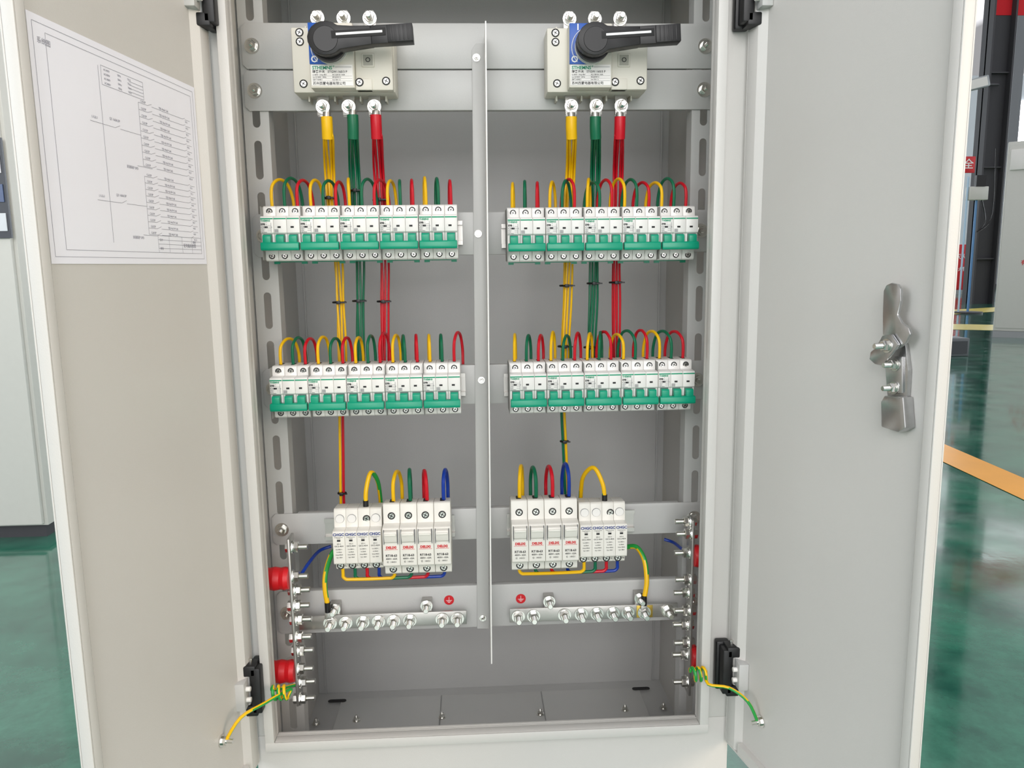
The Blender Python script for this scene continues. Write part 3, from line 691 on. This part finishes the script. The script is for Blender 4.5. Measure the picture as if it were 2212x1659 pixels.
steelc=MAT('dark_steel_column',(62,62,66),.6)
shellw=MAT('white_enamel',(208,208,202),.45,noise=.02)
redb=MAT('red_enamel',(205,30,36),.4)
D=17; x0=at(2092,D).x; x1=at(2140,D).x; w=(x1-x0)
b=MB(); b.box(0,w,-.02,.02,0,11.5,steelc)
for xx in(0,w-.04): b.box(xx,xx+.04,-.18,.18,0,11.5,steelc)
for z in range(1,11,2): b.box(.03,w-.03,-.12,.12,z,z+.03,steelc)
p=U(2106,182,15.6)-Vector((x0,D-1.047,0)); T=Matrix.Translation(p)@Matrix.Rotation(math.radians(-14),4,'Y')
col=empty('steel_column',(x0,D-1.047,0),'dark steel H-section column carrying floodlight and red banner','column')
mk(b,'column_shaft',col)
b=MB(); lg=MAT('lamp_grey',(160,165,168),.4,.3)
b.box(-.26,.26,-.12,.1,-.12,.12,lg,.03,T=T); b.box(-.2,.2,-.125,-.119,-.09,.09,white2,T=T); b.cyl((p.x+.1,p.y,p.z),(w*.5,-.1,p.z+.05),.03,steelc); mk(b,'floodlight',col)
pb=U(2150,32,15.9)-Vector((x0,D-1.047,0)); b=MB(); b.box(pb.x,pb.x+2.4,-.03,-.01,pb.z,pb.z+.7,MAT('red_cloth',(215,28,40),.8)); b.box(w-.05,pb.x+2.4,-.009,.03,pb.z+.3,pb.z+.36,steelc); mk(b,'banner',col)
b=MB(); b.box(0,.35,-.15,.15,0.151,11.5,MAT('grey_column',(120,122,126),.6)); b.box(-.1,.45,-.2,.2,0,.15,steelc); thing(b,'steel_column',(at(2148,26).x,25,0),'grey painted steel column by the far wall','column')
p=U(2080,356,15.2); b=MB(); b.box(-.26,.26,-.02,.02,p.z-.17,p.z+.17,redb,.01); b.box(-.02,.02,.021,.05,0,p.z+.15,steelc); b.text('安全',.22,(0,-.025,p.z),inkw); thing(b,'safety_sign',(p.x,p.y,0),'red safety sign with white lettering on a post','sign')
D=22; x0=at(2054,D).x; x1=at(2112,D).x; zt=U(2080,528,D-1.047).z; w=x1-x0
b=MB(); b.box(0,w,0,.4,.121,zt,redb,.02); b.box(.03,w-.03,-.02,-.001,.15,zt-.05,redb,.01); b.box(-.05,w+.05,-.05,.45,0,.12,MAT('grey_plinth',(150,150,150),.7)); b.text('灭火器箱',w*.2,(w/2,-.03,zt*.75),inkw); b.text('火警119',w*.16,(w/2,-.03,zt*.5),inkw)
thing(b,'fire_extinguisher_cabinet',(x0,D-1.047,0),'red fire extinguisher cabinet with white lettering','fire cabinet')
D=14; p=U(2110,418,D-1.047); b=MB(); b.box(-.17,.17,-.08,.08,p.z-.12,p.z+.12,shellw,.01); b.box(-.015,.015,-.015,.015,0,p.z-.121,MAT('pole_blue',(90,140,190),.5)); b.box(-.19,-.175,-.02,.02,.031,p.z+.3,MAT('pale_blue',(170,200,225),.5)); b.cyl((0,0,0),(0,0,.03),.25,steelc); b.box(-.08,.1,-.09,-.02,p.z+.121,p.z+.32,black)
b.tube([(.1,0,p.z-.1),(.2,0,p.z-.5),(.05,0,p.z-.7),(.3,0,p.z-.5),(.35,0,p.z-.1),(.3,0,p.z+.8)],.012,black,6)
thing(b,'control_stand',(p.x,p.y,0),'white control box on slim blue post with black cable','control box')
D=9.6; p=U(2154,600,D-1.047); b=MB(); b.box(0,1.6,0,.9,.081,2.45,shellw,.01); b.box(.02,1.55,-.012,-.001,.12,2.42,shellw,.005); b.box(0,1.6,0,.9,0,.08,MAT('plinth_dark',(150,154,156),.6))
b.prism([(.28,1.05),(.48,1.05),(.38,1.22)],-.016,-.013,'y',inkred); b.prism([(.31,1.065),(.45,1.065),(.38,1.19)],-.018,-.0161,'y',shellw); b.text('有电危险',.07,(.38,-.018,.95),inkred)
b.box(.04,.3,-.04,-.013,2.1,2.35,white2,.01)
o=thing(b,'white_enclosure',(p.x,p.y,0),'tall white electrical enclosure with red warning triangle','enclosure'); o.rotation_euler=(0,0,math.radians(-39))
D=7.7; p=U(2042,600,D-1.047); w=U(2106,600,D-1.047).x-p.x; b=MB(); b.box(0,w,0,.25,0,.19,MAT('machine_grey',(96,102,106),.5),.01); b.box(.03,w-.03,-.012,-.001,.03,.16,MAT('machine_grey_dark',(60,64,68),.4)); thing(b,'floor_box',(p.x,p.y,0),'low grey metal box on the green floor','box')
D=2.87; yn=D-1.047; xr_=U(101,1100,yn).x; b=MB()
b.box(xr_-.62,xr_,yn,yn+.4,.0505,1.95,shellw,.003)
b.box(xr_-.61,xr_-.012,yn-.02,yn-.0005,.06,1.94,shellw,.003); b.box(xr_-.6,xr_-.02,yn+.02,yn+.38,0,.05,steelc)
q=U(14,380,yn-.02); b.box(q.x-.25,q.x,yn-.03,yn-.0205,U(10,515,yn).z,U(10,300,yn).z,MAT('panel_dark',(60,64,72),.4))
for i in range(3): b.box(q.x-.22,q.x-.010,yn-.034,yn-.0302,U(10,500-i*62,yn).z,U(10,462-i*62,yn).z,MAT('panel_lamp%d'%i,((215,220,225),(70,90,130),(225,225,230))[i],.3))
o=mk(b,'metal_cabinet',None,world=True); tag(o,'white steel cabinet with dark instrument panel','cabinet')
# ================================================================= LIGHT
w=bpy.data.worlds.new('world'); scene.world=w; w.use_nodes=True; nt=w.node_tree; bg=nt.nodes['Background']
tc=nt.nodes.new('ShaderNodeTexCoord'); sp=nt.nodes.new('ShaderNodeSeparateXYZ'); nt.links.new(tc.outputs['Generated'],sp.inputs['Vector'])
def mth(op,a,b_=None):
    n=nt.nodes.new('ShaderNodeMath'); n.operation=op
    for i,v in enumerate((a,b_)):
        if v is None: continue
        if isinstance(v,(int,float)): n.inputs[i].default_value=v
        else: nt.links.new(v,n.inputs[i])
    return n.outputs[0]
zc=mth('MAXIMUM',sp.outputs['Z'],.08); u_=mth('DIVIDE',sp.outputs['X'],zc); s1=mth('SINE',mth('MULTIPLY',u_,4.2))
mr=nt.nodes.new('ShaderNodeMapRange'); mr.inputs['From Min'].default_value=.1; mr.inputs['From Max'].default_value=.5; mr.inputs['To Min'].default_value=.38; mr.inputs['To Max'].default_value=1.4; nt.links.new(s1,mr.inputs['Value'])
nt.links.new(mr.outputs['Result'],bg.inputs['Strength']); bg.inputs['Color'].default_value=(.97,.965,1,1)
def area(name,loc,tgt,size,e,col,sy=None):
    l=bpy.data.lights.new(name,'AREA'); l.size=size; l.energy=e; l.color=col
    if sy: l.shape='RECTANGLE'; l.size_y=sy
    o=bpy.data.objects.new(name,l); scene.collection.objects.link(o); o.location=loc
    o.rotation_euler=(Vector(tgt)-Vector(loc)).to_track_quat('-Z','Y').to_euler(); return o
area('skylight_front',(-.4,-4.8,2.9),(0,0,.9),3.0,150,(1,.985,.97),3)  # added front lamp, set low so light reaches into the cabinet
area('window_warm',(4.5,-3.0,2.4),(-.3,-.2,.9),2.2,125,(1,.81,.62))  # area lamp added on the right to warm the left door
area('window_cool',(-4.5,-2.5,2.6),(.4,-.2,.9),2.2,86,(.93,.96,1))  # area lamp added on the left, gives the right door its cooler light
area('hall_fill_low',(.6,-5.0,.7),(0,0,1.2),2.5,28,(1,.98,.97),1.2)
